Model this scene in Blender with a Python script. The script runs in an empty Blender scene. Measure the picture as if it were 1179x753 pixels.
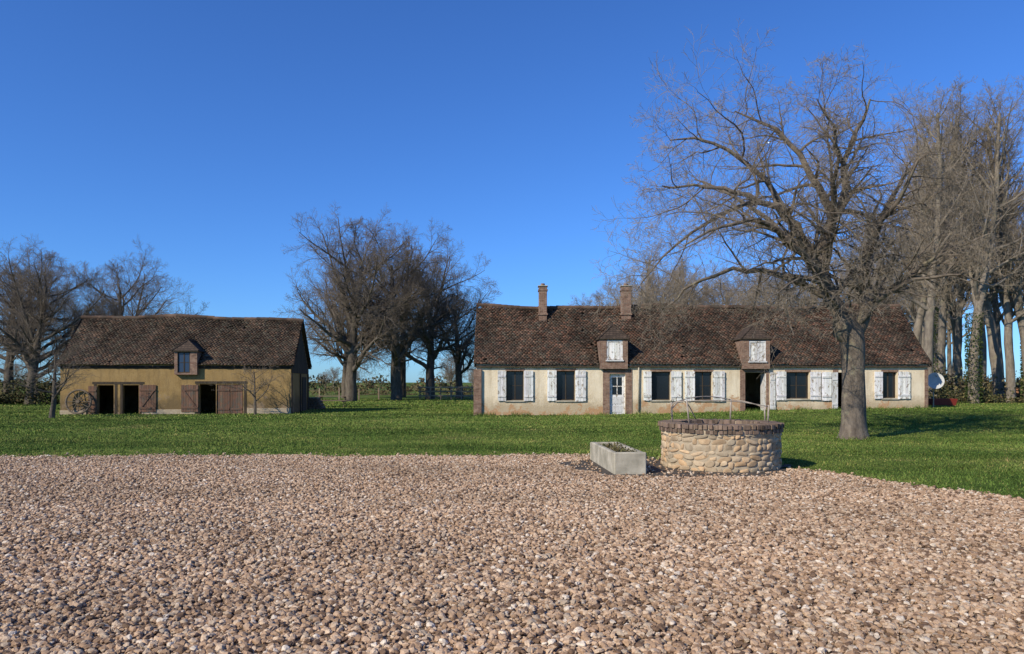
import bpy, math, random
import numpy as np
from mathutils import Vector, Matrix
random.seed(7); rng=np.random.default_rng(11)
scene=bpy.context.scene
scene.view_settings.view_transform='Standard'
scene.view_settings.look='None'
scene.view_settings.exposure=0
COL=scene.collection
# ------------------------------------------------------------ materials
class NT:
    def __init__(s,name,rough=.9,spec=.25):
        s.m=bpy.data.materials.new(name); s.m.use_nodes=True
        s.n=s.m.node_tree.nodes; s.l=s.m.node_tree.links
        s.b=s.n['Principled BSDF']; s.b.inputs['Roughness'].default_value=rough
        s.b.inputs['Specular IOR Level'].default_value=spec
        s.tc=s.n.new('ShaderNodeTexCoord').outputs['Object']
    def noise(s,scale,detail=4,rough=.6,vec=None,stretch=None):
        t=s.n.new('ShaderNodeTexNoise'); t.inputs['Scale'].default_value=scale
        t.inputs['Detail'].default_value=detail; t.inputs['Roughness'].default_value=rough
        v=vec or s.tc
        if stretch:
            mp=s.n.new('ShaderNodeMapping'); mp.inputs['Scale'].default_value=stretch
            s.l.new(v,mp.inputs[0]); v=mp.outputs[0]
        s.l.new(v,t.inputs['Vector']); return t.outputs['Fac']
    def ramp(s,fac,stops):
        r=s.n.new('ShaderNodeValToRGB'); e=r.color_ramp.elements
        while len(e)<len(stops): e.new(.5)
        for i,(p,c) in enumerate(stops):
            e[i].position=p; e[i].color=(c[0],c[1],c[2],1) if not isinstance(c,(int,float)) else (c,c,c,1)
        s.l.new(fac,r.inputs[0]); return r.outputs[0]
    def mix(s,fac,a,b,mode='MIX'):
        m=s.n.new('ShaderNodeMix'); m.data_type='RGBA'; m.blend_type=mode
        for sock,v in ((m.inputs[0],fac),(m.inputs[6],a),(m.inputs[7],b)):
            if isinstance(v,(int,float)): sock.default_value=v
            elif isinstance(v,tuple): sock.default_value=(v[0],v[1],v[2],1)
            else: s.l.new(v,sock)
        return m.outputs[2]
    def attr(s,name='Col'):
        a=s.n.new('ShaderNodeAttribute'); a.attribute_name=name; return a.outputs['Color']
    def sep(s,v=None):
        x=s.n.new('ShaderNodeSeparateXYZ'); s.l.new(v or s.tc,x.inputs[0]); return x.outputs
    def math(s,op,a,b=0.):
        m=s.n.new('ShaderNodeMath'); m.operation=op
        for i,v in enumerate((a,b)):
            if isinstance(v,(int,float)): m.inputs[i].default_value=v
            else: s.l.new(v,m.inputs[i])
        return m.outputs[0]
    def bump(s,h,strength=.5,dist=.02):
        b=s.n.new('ShaderNodeBump'); b.inputs['Strength'].default_value=strength; b.inputs['Distance'].default_value=dist
        s.l.new(h,b.inputs['Height']); s.l.new(b.outputs[0],s.b.inputs['Normal'])
    def base(s,c): s.l.new(c,s.b.inputs['Base Color']) if not isinstance(c,tuple) else setattr(s.b.inputs['Base Color'],'default_value',(*c,1)); return s.m

def simple(name,c1,c2,scale=6,rough=.9,bs=.4,attr=False,stretch=None,spec=.25):
    t=NT(name,rough,spec); f=t.noise(scale,5,.6,stretch=stretch)
    c=t.ramp(f,[(.3,c1),(.7,c2)])
    if attr: c=t.mix(1.,c,t.attr(),'MULTIPLY')
    if bs: t.bump(t.noise(scale*4,4),bs,.01)
    return t.base(c)

def plaster(name,cA,cB,stain,bare,dirt=1.,sst=.5):
    t=NT(name,.95)
    c=t.ramp(t.noise(1.3,6,.65),[(.3,cA),(.7,cB)])
    z=t.sep()[2]
    low=t.math('SUBTRACT',1.,t.math('MULTIPLY',z,.8))
    n=t.noise(1.1,7,.75)
    fac=t.ramp(t.math('ADD',t.math('MULTIPLY',low,.5*dirt),n),[(.58,0.),(.84,1.)])
    c=t.mix(t.math('MULTIPLY',fac,.75),c,stain)
    st=t.ramp(t.noise(1.9,6,.75,stretch=(2.2,2.2,.35)),[(.48,0.),(.70,1.)])
    c=t.mix(t.math('MULTIPLY',st,sst),c,stain)
    br=t.ramp(t.math('ADD',t.noise(1.3,8,.75),t.math('MULTIPLY',low,.14)),[(.60,0.),(.64,1.)])
    c=t.mix(t.math('MULTIPLY',br,.7),c,bare)
    t.bump(t.noise(12,6,.7),.7,.03)
    return t.base(c)
M_PL=plaster('cream_plaster',(.67,.55,.375),(.78,.67,.49),(.38,.29,.175),(.42,.21,.09),1.1,.5)
M_OC=plaster('ochre_plaster',(.265,.168,.062),(.36,.24,.10),(.13,.09,.045),(.27,.19,.12),1.35,.6)
def brickmat(name,c1,c2,mort,scale=1.,bw=.22,rh=.065):
    t=NT(name,.95); x,y,z=t.sep()
    cb=t.n.new('ShaderNodeCombineXYZ'); t.l.new(t.math('ADD',x,y),cb.inputs[0]); t.l.new(z,cb.inputs[1])
    b=t.n.new('ShaderNodeTexBrick'); b.inputs['Scale'].default_value=scale
    b.inputs['Brick Width'].default_value=bw; b.inputs['Row Height'].default_value=rh; b.inputs['Mortar Size'].default_value=.008
    b.inputs['Color1'].default_value=(*c1,1); b.inputs['Color2'].default_value=(*c2,1); b.inputs['Mortar'].default_value=(*mort,1)
    t.l.new(cb.outputs[0],b.inputs['Vector'])
    c=t.mix(.8,b.outputs['Color'],t.ramp(t.noise(5,5),[(.3,(.45,.42,.4)),(.7,(1.2,1.15,1.1))]),'MULTIPLY')
    t.bump(t.math('ADD',b.outputs['Fac'],t.noise(30)),.4,.01)
    return t.base(c)
M_BR=brickmat('old_brick',(.20,.105,.07),(.29,.185,.13),(.30,.255,.20))
M_WELLBR=simple('well_brick',(.12,.085,.06),(.23,.16,.115),9,attr=True)
def tilemat(name):
    t=NT(name,.9,.15)
    c=t.mix(1.,t.ramp(t.noise(.9,8,.75),[(.34,(.40,.39,.38)),(.66,(1.35,1.27,1.18))]),t.attr(),'MULTIPLY')
    moss=t.ramp(t.noise(2.6,8,.8),[(.52,0.),(.64,1.)])
    c=t.mix(t.math('MULTIPLY',moss,.5),c,(.105,.092,.062))
    t.bump(t.noise(40),.4,.01); return t.base(c)
M_TI=tilemat('clay_roof_tiles')
def tilemat2(name):
    t=NT(name,.9); x,y,z=t.sep()
    cb=t.n.new('ShaderNodeCombineXYZ'); t.l.new(t.math('ADD',x,y),cb.inputs[0]); t.l.new(z,cb.inputs[1])
    b=t.n.new('ShaderNodeTexBrick'); b.inputs['Scale'].default_value=1; b.inputs['Brick Width'].default_value=.17; b.inputs['Row Height'].default_value=.1
    b.inputs['Mortar Size'].default_value=.01
    for k,cc in (('Color1',(.06,.042,.03)),('Color2',(.10,.068,.048)),('Mortar',(.02,.016,.012))): b.inputs[k].default_value=(*cc,1)
    t.l.new(cb.outputs[0],b.inputs['Vector']); t.bump(b.outputs['Fac'],-.6,.02)
    return t.base(t.mix(.8,b.outputs['Color'],t.ramp(t.noise(3,6,.7),[(.3,.5),(.7,1.3)]),'MULTIPLY'))
M_TI2=tilemat2('dormer_tiles')
def paintmat(name,paint,under,thr=.6):
    t=NT(name,.7); c=t.ramp(t.noise(3,4),[(.3,tuple(v*.85 for v in paint)),(.7,paint)])
    p=t.ramp(t.noise(5,8,.75,stretch=(1.6,1.6,.7)),[(thr,0.),(thr+.05,1.)])
    c=t.mix(p,c,under); c=t.mix(1.,c,t.attr(),'MULTIPLY'); t.bump(p,-.3,.004); return t.base(c)
M_WH=paintmat('peeling_white_paint',(.82,.80,.76),(.33,.27,.20),.54)
M_RW=paintmat('reddish_planks',(.19,.10,.062),(.12,.09,.065),.50)
M_WD=simple('weathered_wood',(.10,.075,.05),(.20,.155,.11),3,attr=True,stretch=(1,1,5))
M_DW=simple('dark_timber',(.035,.026,.018),(.08,.06,.04),3,stretch=(3,3,.6))
M_GL=NT('window_glass',.12,.5).base((.012,.015,.02))
M_GB=NT('window_glass_blue',.2,.5).base((.03,.05,.09))
M_IR=simple('rusty_iron',(.26,.21,.16),(.45,.38,.30),20,.6)
M_CN=simple('lichened_concrete',(.24,.215,.155),(.52,.46,.35),3)
M_ST=simple('field_stone',(.37,.265,.17),(.57,.44,.295),7,attr=True,bs=.6)
M_MO=simple('mortar',(.33,.26,.17),(.46,.37,.255),12)
M_SOIL=simple('dark_soil',(.05,.042,.032),(.11,.09,.07),8)
M_RED=NT('faded_red_plastic',.5,.4).base((.22,.03,.02))
M_DISH=simple('grey_dish',(.4,.4,.39),(.5,.5,.48),6,.5,0)
def barkmat(name,a,b,l):
    t=NT(name,.95); c=t.ramp(t.noise(5,6,.7,stretch=(1,1,.4)),[(.3,a),(.7,b)])
    li=t.ramp(t.noise(2.4,5,.7),[(.55,0.),(.68,1.)]); c=t.mix(t.math('MULTIPLY',li,.6),c,l)
    t.bump(t.noise(16,5,.7,stretch=(1,1,.25)),.9,.04); return t.base(c)
M_BK=barkmat('bark_grey_brown',(.07,.054,.04),(.23,.185,.14),(.28,.255,.165))
M_TW=simple('twig_bark',(.22,.175,.125),(.36,.295,.215),4,bs=0)
M_BK2=barkmat('bark_dark',(.055,.045,.034),(.16,.13,.10),(.18,.165,.095))
M_TW2=simple('twig_dark',(.145,.115,.085),(.225,.18,.135),1,bs=0)
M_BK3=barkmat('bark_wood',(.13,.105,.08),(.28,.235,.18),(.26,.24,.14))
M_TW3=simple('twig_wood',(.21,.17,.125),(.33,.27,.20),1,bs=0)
def leafmat(name,a,b):
    t=NT(name,.9,.2); c=t.ramp(t.noise(.8,4),[(.35,a),(.65,b)]); c=t.mix(1.,c,t.attr(),'MULTIPLY'); return t.base(c)
M_LF=leafmat('hedge_leaves',(.05,.06,.02),(.10,.09,.038))
M_LF2=leafmat('scrub_leaves',(.115,.09,.055),(.12,.125,.045))
M_IVY=leafmat('ivy_leaves',(.03,.05,.012),(.05,.075,.02))
GN=[(.28,(.058,.098,.019)),(.42,(.088,.136,.027)),(.58,(.130,.170,.038)),(.74,(.22,.205,.075))]
def bigpatch(t): return t.ramp(t.noise(.13,6,.7,stretch=(.6,1.7,1)),[(.38,(.58,.63,.58)),(.50,(.92,.92,.9)),(.64,(1.18,1.10,1.12))])
def grassground():
    t=NT('grass_ground',1.,.05)
    c=t.ramp(t.noise(.3,7,.7),GN)
    c=t.mix(.6,c,t.ramp(t.noise(9,6,.75),[(.3,(.35,.38,.3)),(.7,(1.5,1.5,1.4))]),'MULTIPLY')
    c=t.mix(1.,c,bigpatch(t),'MULTIPLY')
    t.bump(t.noise(22,5,.7),.8,.06); return t.base(c)
M_GG=grassground()
def grassblade():
    t=NT('grass_blades',.8,.1)
    c=t.ramp(t.noise(.3,7,.7),[(p,tuple(v*1.3 for v in c)) for p,c in GN])
    c=t.mix(1.,c,t.attr(),'MULTIPLY'); c=t.mix(1.,c,bigpatch(t),'MULTIPLY'); return t.base(c)
M_GB2=grassblade()
STONE=[(0.,(.17,.105,.062)),(.13,(.37,.242,.145)),(.33,(.53,.372,.24)),(.53,(.44,.292,.178)),(.71,(.62,.465,.315)),(.86,(.46,.36,.255)),(.95,(.72,.61,.475))]
def patches(t):
    ge=t.n.new('ShaderNodeNewGeometry')
    return t.ramp(t.noise(.33,4,.6,vec=ge.outputs['Position'],stretch=(.5,1.2,1)),[(.36,(.78,.76,.74)),(.6,(1.05,1.03,1.02))])
def gravelground():
    t=NT('gravel_ground',.9,.2)
    v=t.n.new('ShaderNodeTexVoronoi'); v.inputs['Scale'].default_value=28; t.l.new(t.tc,v.inputs['Vector'])
    sx=t.n.new('ShaderNodeSeparateColor'); t.l.new(v.outputs['Color'],sx.inputs[0])
    c=t.ramp(sx.outputs[0],STONE)
    e=t.ramp(v.outputs['Distance'],[(.25,.9),(.62,.3)])
    c=t.mix(1.,c,e,'MULTIPLY'); c=t.mix(1.,c,patches(t),'MULTIPLY')
    t.bump(v.outputs['Distance'],-1.,.03); return t.base(c)
M_GR=gravelground()
def pebblemat():
    t=NT('pebbles',.75,.3)
    o=t.n.new('ShaderNodeObjectInfo')
    r=t.ramp(o.outputs['Random'],STONE); r.node.color_ramp.interpolation='CONSTANT'
    c=t.mix(.7,r,t.ramp(t.noise(2.5,5,.7),[(.3,(.58,.56,.54)),(.7,(1.2,1.2,1.2))]),'MULTIPLY')
    c=t.mix(1.,c,patches(t),'MULTIPLY')
    return t.base(c)
M_PB=pebblemat()
# ------------------------------------------------------------ mesh helpers
def add_obj(name,me,parent=None,loc=(0,0,0)):
    o=bpy.data.objects.new(name,me); COL.objects.link(o); o.location=loc
    if parent: o.parent=parent
    return o
def empty(name,loc=(0,0,0),rz=0.):
    o=bpy.data.objects.new(name,None); COL.objects.link(o); o.location=loc; o.rotation_euler=(0,0,rz); o.empty_display_size=.3; return o
def arr_mesh(name,V,F,mats,midx=None,cols=None,smooth=False):
    me=bpy.data.meshes.new(name); V=np.asarray(V,np.float32); F=np.asarray(F,np.int32)
    me.vertices.add(len(V)); me.vertices.foreach_set('co',V.ravel())
    k=F.shape[1]; me.loops.add(F.size); me.loops.foreach_set('vertex_index',F.ravel())
    me.polygons.add(len(F)); me.polygons.foreach_set('loop_start',np.arange(0,F.size,k,dtype=np.int32))
    for m in mats: me.materials.append(m)
    if midx is not None: me.polygons.foreach_set('material_index',np.asarray(midx,np.int32))
    me.update(calc_edges=True)
    if smooth: me.polygons.foreach_set('use_smooth',np.ones(len(F),bool))
    if cols is not None:
        a=me.attributes.new('Col','FLOAT_COLOR','FACE'); c=np.ones((len(F),4),np.float32); c[:,:3]=cols; a.data.foreach_set('color',c.ravel())
    return me
BOXF=[(0,3,2,1),(4,5,6,7),(0,1,5,4),(1,2,6,5),(2,3,7,6),(3,0,4,7)]
class MB:
    def __init__(s): s.v=[];s.f=[];s.m=[];s.c=[]
    def poly(s,pts,m=0,c=(1,1,1)):
        i=len(s.v); s.v+= [tuple(p) for p in pts]; s.f.append(tuple(range(i,i+len(pts)))); s.m.append(m); s.c.append(c)
    def box(s,x0,x1,y0,y1,z0,z1,m=0,c=(1,1,1),M=None):
        P=[(x0,y0,z0),(x1,y0,z0),(x1,y1,z0),(x0,y1,z0),(x0,y0,z1),(x1,y0,z1),(x1,y1,z1),(x0,y1,z1)]
        if M is not None: P=[tuple(M@Vector(p)) for p in P]
        i=len(s.v); s.v+=P
        for f in BOXF: s.f.append(tuple(i+k for k in f)); s.m.append(m); s.c.append(c)
    def tube(s,pts,r,n=8,m=0,c=(1,1,1),cap=True):
        pts=[Vector(p) for p in pts]; rr=r if isinstance(r,(list,tuple)) else [r]*len(pts); i0=len(s.v)
        for k,p in enumerate(pts):
            t=(pts[min(k+1,len(pts)-1)]-pts[max(k-1,0)]).normalized()
            a=t.cross(Vector((0,0,1)) if abs(t.z)<.9 else Vector((0,1,0))).normalized(); b=t.cross(a)
            for j in range(n):
                w=2*math.pi*j/n; s.v.append(tuple(p+(a*math.cos(w)+b*math.sin(w))*rr[k]))
        for k in range(len(pts)-1):
            for j in range(n):
                q=(j+1)%n; s.f.append((i0+k*n+j,i0+k*n+q,i0+(k+1)*n+q,i0+(k+1)*n+j)); s.m.append(m); s.c.append(c)
        if cap:
            s.f.append(tuple(i0+j for j in range(n))[::-1]); s.m.append(m); s.c.append(c)
            e=i0+(len(pts)-1)*n; s.f.append(tuple(e+j for j in range(n))); s.m.append(m); s.c.append(c)
    def obj(s,name,mats,parent=None,bevel=0,smooth=False):
        me=bpy.data.meshes.new(name); me.from_pydata(s.v,[],s.f)
        for m in mats: me.materials.append(m)
        me.polygons.foreach_set('material_index',s.m)
        a=me.attributes.new('Col','FLOAT_COLOR','FACE'); c=np.ones((len(s.f),4),np.float32); c[:,:3]=np.array(s.c); a.data.foreach_set('color',c.ravel())
        if smooth: me.polygons.foreach_set('use_smooth',[True]*len(s.f))
        me.update(); o=add_obj(name,me,parent)
        if bevel:
            b=o.modifiers.new('bevel','BEVEL'); b.width=bevel; b.segments=1; b.limit_method='ANGLE'
        return o
def g(a=.85,b=1.1):
    v=random.uniform(a,b); return (v,v*random.uniform(.97,1.02),v*random.uniform(.94,1.02))
def smooth01(x): x=np.clip(x,0,1); return x*x*(3-2*x)
def terrain(x,y):
    x=np.asarray(x,float); y=np.asarray(y,float)
    h=.36*smooth01((x-1)/20.)*smooth01((y-24)/13.)
    h=h+.04*np.sin(x*.31+1.3)*np.cos(y*.23)*smooth01((y-20)/10.)*smooth01((90-y)/30.)*(1-smooth01((y-34)/3.)*smooth01((46-y)/3.))
    return h
def edge(x):
    x=np.asarray(x,float)
    b=np.interp(x,[-60,-20,-8,0.6,1.6,3.0,5.2,5.9,6.6,7.5,9.2,12,16,30],[17.0,16.7,16.8,17.0,16.9,16.4,14.9,13.9,12.1,10.5,9.4,8.3,7.3,5])
    return b+.10*np.sin(x*2.1)+.09*np.sin(x*5.3+1)+.07*np.sin(x*11.7+.4)+.15*np.sin(x*.7)
def apron(x,y,k=1.):
    a=np.arctan2((y-14.85)/1.75,(x-3.3)/2.25); r=1+.06*np.sin(5*a)+.04*np.sin(11*a+1)
    return ((x-3.3)/2.25)**2+((y-14.85)/1.75)**2<(r*k)**2
# ------------------------------------------------------------ ground
xs=np.unique(np.concatenate([np.linspace(-3000,-100,12),np.linspace(-100,100,161),np.linspace(100,3000,12)]))
ys=np.unique(np.concatenate([np.linspace(-400,-20,6),np.linspace(-20,120,141),np.linspace(120,4000,16)]))
X,Y=np.meshgrid(xs,ys); Z=terrain(X,Y)
V=np.stack([X,Y,Z],-1).reshape(-1,3); nx=len(xs); ny=len(ys)
def gridfaces(nx,ny):
    i=np.arange(nx-1); j=np.arange(ny-1); I,J=np.meshgrid(i,j); a=(J*nx+I).ravel(); return np.stack([a,a+1,a+1+nx,a+nx],1)
ground=add_obj('grass_ground',arr_mesh('grass_ground',V,gridfaces(nx,ny),[M_GG],smooth=True))
xs=np.arange(-48,26,.12); T=np.linspace(0,1,50); E=edge(xs)
Y=-14+(E[None,:]+14)*T[:,None]; X=np.repeat(xs[None,:],len(T),0)
V=np.stack([X,Y,np.full_like(X,.008)],-1).reshape(-1,3)
gravel=add_obj('gravel_yard',arr_mesh('gravel_yard',V,gridfaces(len(xs),len(T)),[M_GR]))
def scatter(n,y0,y1,m=1.6):
    y=rng.uniform(y0,y1,n*2); w=.72*y1+m; x=rng.uniform(-w,w,n*2)
    k=np.abs(x)<.72*y+m; return x[k],y[k]
PX=[];PY=[];PS=[]
for (y0,y1,dens,s0,s1) in ((3.4,7,1250,.009,.031),(7,10.5,900,.011,.030),(10.5,17.9,560,.014,.029)):
    w=.72*y1+1.6; n=int(dens*2*w*(y1-y0)/2)
    x,y=scatter(n,y0,y1); PX.append(x);PY.append(y);PS.append(s0+(s1-s0)*rng.random(len(x))**2.0)
x=np.concatenate(PX);y=np.concatenate(PY);s=np.concatenate(PS)
k=(y<edge(x)+rng.exponential(.16,len(x))-.10)&(((x-4.19)**2+(y-14.9)**2)>1.27**2)&(~apron(x,y)|(rng.random(len(x))<.12))&~((x>1.7)&(x<2.5)&(y>13.4)&(y<16.2)); x=x[k];y=y[k];s=s[k]
me=bpy.data.meshes.new('pebbles'); me.vertices.add(len(x))
me.vertices.foreach_set('co',np.stack([x,y,.008+s*.25+rng.random(len(x))*.012+np.where(apron(x,y),.016,0)],-1).astype(np.float32).ravel())
a=me.attributes.new('psize','FLOAT','POINT'); a.data.foreach_set('value',s.astype(np.float32))
peb=add_obj('pebbles',me,gravel)
print('pebbles',len(x))
ng=bpy.data.node_groups.new('pebble_instancer','GeometryNodeTree')
ng.interface.new_socket('Geometry',in_out='INPUT',socket_type='NodeSocketGeometry')
ng.interface.new_socket('Geometry',in_out='OUTPUT',socket_type='NodeSocketGeometry')
N=ng.nodes;Lk=ng.links
gi=N.new('NodeGroupInput'); go=N.new('NodeGroupOutput'); jn=N.new('GeometryNodeJoinGeometry')
for kk in range(4):
    ico=N.new('GeometryNodeMeshIcoSphere'); ico.inputs['Radius'].default_value=1; ico.inputs['Subdivisions'].default_value=2
    pos=N.new('GeometryNodeInputPosition'); ad=N.new('ShaderNodeVectorMath'); ad.operation='ADD'; ad.inputs[1].default_value=(kk*3.1,kk*1.7,kk*5.3)
    Lk.new(pos.outputs[0],ad.inputs[0]); nz=N.new('ShaderNodeTexNoise'); nz.inputs['Scale'].default_value=.9; nz.inputs['Detail'].default_value=1
    Lk.new(ad.outputs[0],nz.inputs['Vector']); sb=N.new('ShaderNodeVectorMath'); sb.operation='SUBTRACT'; sb.inputs[1].default_value=(.5,.5,.5)
    Lk.new(nz.outputs['Color'],sb.inputs[0]); sc=N.new('ShaderNodeVectorMath'); sc.operation='SCALE'; sc.inputs['Scale'].default_value=1.7
    Lk.new(sb.outputs[0],sc.inputs[0]); sp=N.new('GeometryNodeSetPosition'); Lk.new(ico.outputs['Mesh'],sp.inputs['Geometry']); Lk.new(sc.outputs[0],sp.inputs['Offset'])
    tr=N.new('GeometryNodeTransform'); tr.inputs['Scale'].default_value=(1.15,.8+.06*kk,.55+.05*kk); Lk.new(sp.outputs[0],tr.inputs['Geometry'])
    sm=N.new('GeometryNodeSetMaterial'); sm.inputs['Material'].default_value=M_PB; Lk.new(tr.outputs[0],sm.inputs['Geometry'])
    g2=N.new('GeometryNodeGeometryToInstance'); Lk.new(sm.outputs[0],g2.inputs[0]); Lk.new(g2.outputs[0],jn.inputs[0])
ip=N.new('GeometryNodeInstanceOnPoints'); Lk.new(gi.outputs[0],ip.inputs['Points']); Lk.new(jn.outputs[0],ip.inputs['Instance']); ip.inputs['Pick Instance'].default_value=True
rv=N.new('FunctionNodeRandomValue'); rv.data_type='FLOAT_VECTOR'; rv.inputs[0].default_value=(-.5,-.5,0); rv.inputs[1].default_value=(.5,.5,6.28); Lk.new(rv.outputs[0],ip.inputs['Rotation'])
na=N.new('GeometryNodeInputNamedAttribute'); na.data_type='FLOAT'; na.inputs['Name'].default_value='psize'; Lk.new(na.outputs[0],ip.inputs['Scale'])
Lk.new(ip.outputs[0],go.inputs[0])
md=peb.modifiers.new('inst','NODES'); md.node_group=ng
# grass blades
GX=[];GY=[];GH=[];GW=[]
for (y0,y1,dens,h,w) in ((8,17,560,.030,.009),(17,24,420,.030,.012),(24,34,200,.034,.02),(34,52,60,.042,.035),(52,75,20,.055,.07)):
    ww=.72*y1+1.6; n=int(dens*2*ww*(y1-y0)/2); x,y=scatter(n,y0,y1)
    k=y>edge(x)-rng.exponential(.15,len(x))+.04; x=x[k];y=y[k]
    GX.append(x);GY.append(y);GH.append(h*rng.uniform(.4,1.4,len(x)));GW.append(np.full(len(x),w))
for (x0,x1,y0,y1,nn,h) in ((-1.9,21.4,37.55,37.97,2600,.13),(1.2,5.4,15.9,16.5,900,.08),(9.7,10.9,21.7,22.9,900,.10)):
    x=rng.uniform(x0,x1,nn);y=rng.uniform(y0,y1,nn); k=rng.random(nn)<.5+.5*np.sin(x*3.1+np.sin(x*7)); GX.append(x[k]);GY.append(y[k]);GH.append(h*rng.uniform(.4,1.6,k.sum()));GW.append(np.full(k.sum(),.014))
ncl=900; cx=rng.uniform(-26,26,ncl); cy=rng.uniform(11,36,ncl)
xx=np.repeat(cx,26)+rng.normal(0,.09,ncl*26); yy=np.repeat(cy,26)+rng.normal(0,.09,ncl*26); hh=np.repeat(rng.uniform(.04,.10,ncl),26)*rng.uniform(.5,1.3,ncl*26)
k=(yy>edge(xx)+.1)&(np.abs(xx)<.75*yy+2); GX.append(xx[k]);GY.append(yy[k]);GH.append(hh[k]);GW.append(np.full(k.sum(),.012))
x=np.concatenate(GX);y=np.concatenate(GY);h=np.concatenate(GH);w=np.concatenate(GW)
k=(((x-4.19)**2+(y-14.9)**2)>1.25**2)&~((x>-1.9)&(x<21.4)&(y>38)&(y<44)); x=x[k];y=y[k];h=h[k];w=w[k]; n=len(x)
h=h*(.75+.5*(np.sin(x*.9+np.sin(y*.7)*2)*.5+.5))
az=rng.uniform(0,2*math.pi,n); z=terrain(x,y); ln=rng.normal(0,.6,(2,n))*h
A=np.stack([x-np.cos(az)*w,y-np.sin(az)*w,z-.004],-1);B_=np.stack([x+np.cos(az)*w,y+np.sin(az)*w,z-.004],-1);C=np.stack([x+ln[0],y+ln[1],z+h],-1)
V=np.stack([A,B_,C],1).reshape(-1,3); F=np.arange(3*n).reshape(-1,3)
v=rng.uniform(.6,1.35,n); dry=(rng.random(n)<.09); cc=np.stack([v*np.where(dry,2.1,1.),v*np.where(dry,1.35,1.),v*np.where(dry,2.,1.)],-1)
add_obj('grass_blades',arr_mesh('grass_blades',V,F,[M_GB2],cols=cc),ground)
print('blades',n)
# ------------------------------------------------------------ building helpers
def wall_open(mb,x0,x1,z0,z1,y,ops,depth=.28,m=0):
    xs=sorted({x0,x1,*[o[0] for o in ops],*[o[1] for o in ops]}); zs=sorted({z0,z1,*[o[2] for o in ops],*[o[3] for o in ops]})
    for i in range(len(xs)-1):
        for j in range(len(zs)-1):
            cx=(xs[i]+xs[i+1])/2; cz=(zs[j]+zs[j+1])/2
            if any(o[0]<cx<o[1] and o[2]<cz<o[3] for o in ops): continue
            mb.poly([(xs[i],y,zs[j]),(xs[i+1],y,zs[j]),(xs[i+1],y,zs[j+1]),(xs[i],y,zs[j+1])],m)
    for a,b,c,d in ops:
        q=y+depth
        mb.poly([(a,y,c),(a,y,d),(a,q,d),(a,q,c)],m); mb.poly([(b,y,c),(b,q,c),(b,q,d),(b,y,d)],m)
        mb.poly([(a,y,d),(b,y,d),(b,q,d),(a,q,d)],m); mb.poly([(a,y,c),(a,q,c),(b,q,c),(b,y,c)],m)
def shell(mb,x0,x1,y0,y1,z0,ze,zr,m=0):
    ym=(y0+y1)/2
    mb.poly([(x1,y1,z0),(x0,y1,z0),(x0,y1,ze),(x1,y1,ze)],m)
    mb.poly([(x0,y1,z0),(x0,y0,z0),(x0,y0,ze),(x0,ym,zr),(x0,y1,ze)],m)
    mb.poly([(x1,y0,z0),(x1,y1,z0),(x1,y1,ze),(x1,ym,zr),(x1,y0,ze)],m)
def ridgesag(u,seed): return .055*math.sin(u*.55+seed)+.03*math.sin(u*1.3+1)
def tiles(O,U,S,Nn,L,SL,tw=.17,ex=.125,pal=None,skip=None,seed=1):
    r=np.random.default_rng(seed); nr=int(SL/ex); nc=int(L/tw)+1
    O=np.array(O);U=np.array(U);S=np.array(S);Nn=np.array(Nn)
    I,J=np.meshgrid(np.arange(nc),np.arange(nr)); I=I.ravel();J=J.ravel(); n=len(I)
    u0=I*tw-(J%2)*tw/2+r.normal(0,.006,n); u1=u0+tw*.95; u0=np.clip(u0,0,L);u1=np.clip(u1,0,L)
    s0=J*ex+r.normal(0,.010,n); s1=np.minimum(s0+ex*1.25,SL)
    uc=(u0+u1)/2
    sag=-.06*np.sin(s0/SL*math.pi)+(.055*np.sin(uc*.55+seed)+.03*np.sin(uc*1.3+1))*(.5+.5*s0/SL)+.025*np.sin(uc*1.7+s0*1.3)+.015*np.sin(uc*4.1-s0*2)
    lo=.03+sag+r.normal(0,.008,n)+(r.random(n)<.02)*.03; up=.004+sag+r.normal(0,.003,n); th=.018
    k=(u1-u0>.02)&(r.random(n)>.004)
    if skip is not None: k&=~skip(uc,s0)
    u0,u1,s0,s1,lo,up=[q[k] for q in (u0,u1,s0,s1,lo,up)]; uc=uc[k]; n=len(u0)
    def P(u,s,h): return O+u[:,None]*U+s[:,None]*S+h[:,None]*Nn
    V=np.stack([P(u0,s0,lo-th),P(u1,s0,lo-th),P(u1,s1,up-th),P(u0,s1,up-th),P(u0,s0,lo),P(u1,s0,lo),P(u1,s1,up),P(u0,s1,up)],1).reshape(-1,3)
    F=(np.arange(n)[:,None,None]*8+np.array(BOXF)[None]).reshape(-1,4)
    pal=np.array(pal); ci=r.integers(0,len(pal),n); c=pal[ci]*r.uniform(.65,1.3,n)[:,None]
    c=c*(1+.2*np.sin(uc*.8+seed)*np.cos(s0*1.1+uc*.3))[:,None]
    return V,F,np.repeat(c,6,0)
PAL=[(.080,.056,.041),(.092,.061,.044),(.067,.049,.037),(.108,.065,.044),(.085,.072,.056),(.125,.083,.060),(.055,.041,.032),(.118,.066,.046)]
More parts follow.
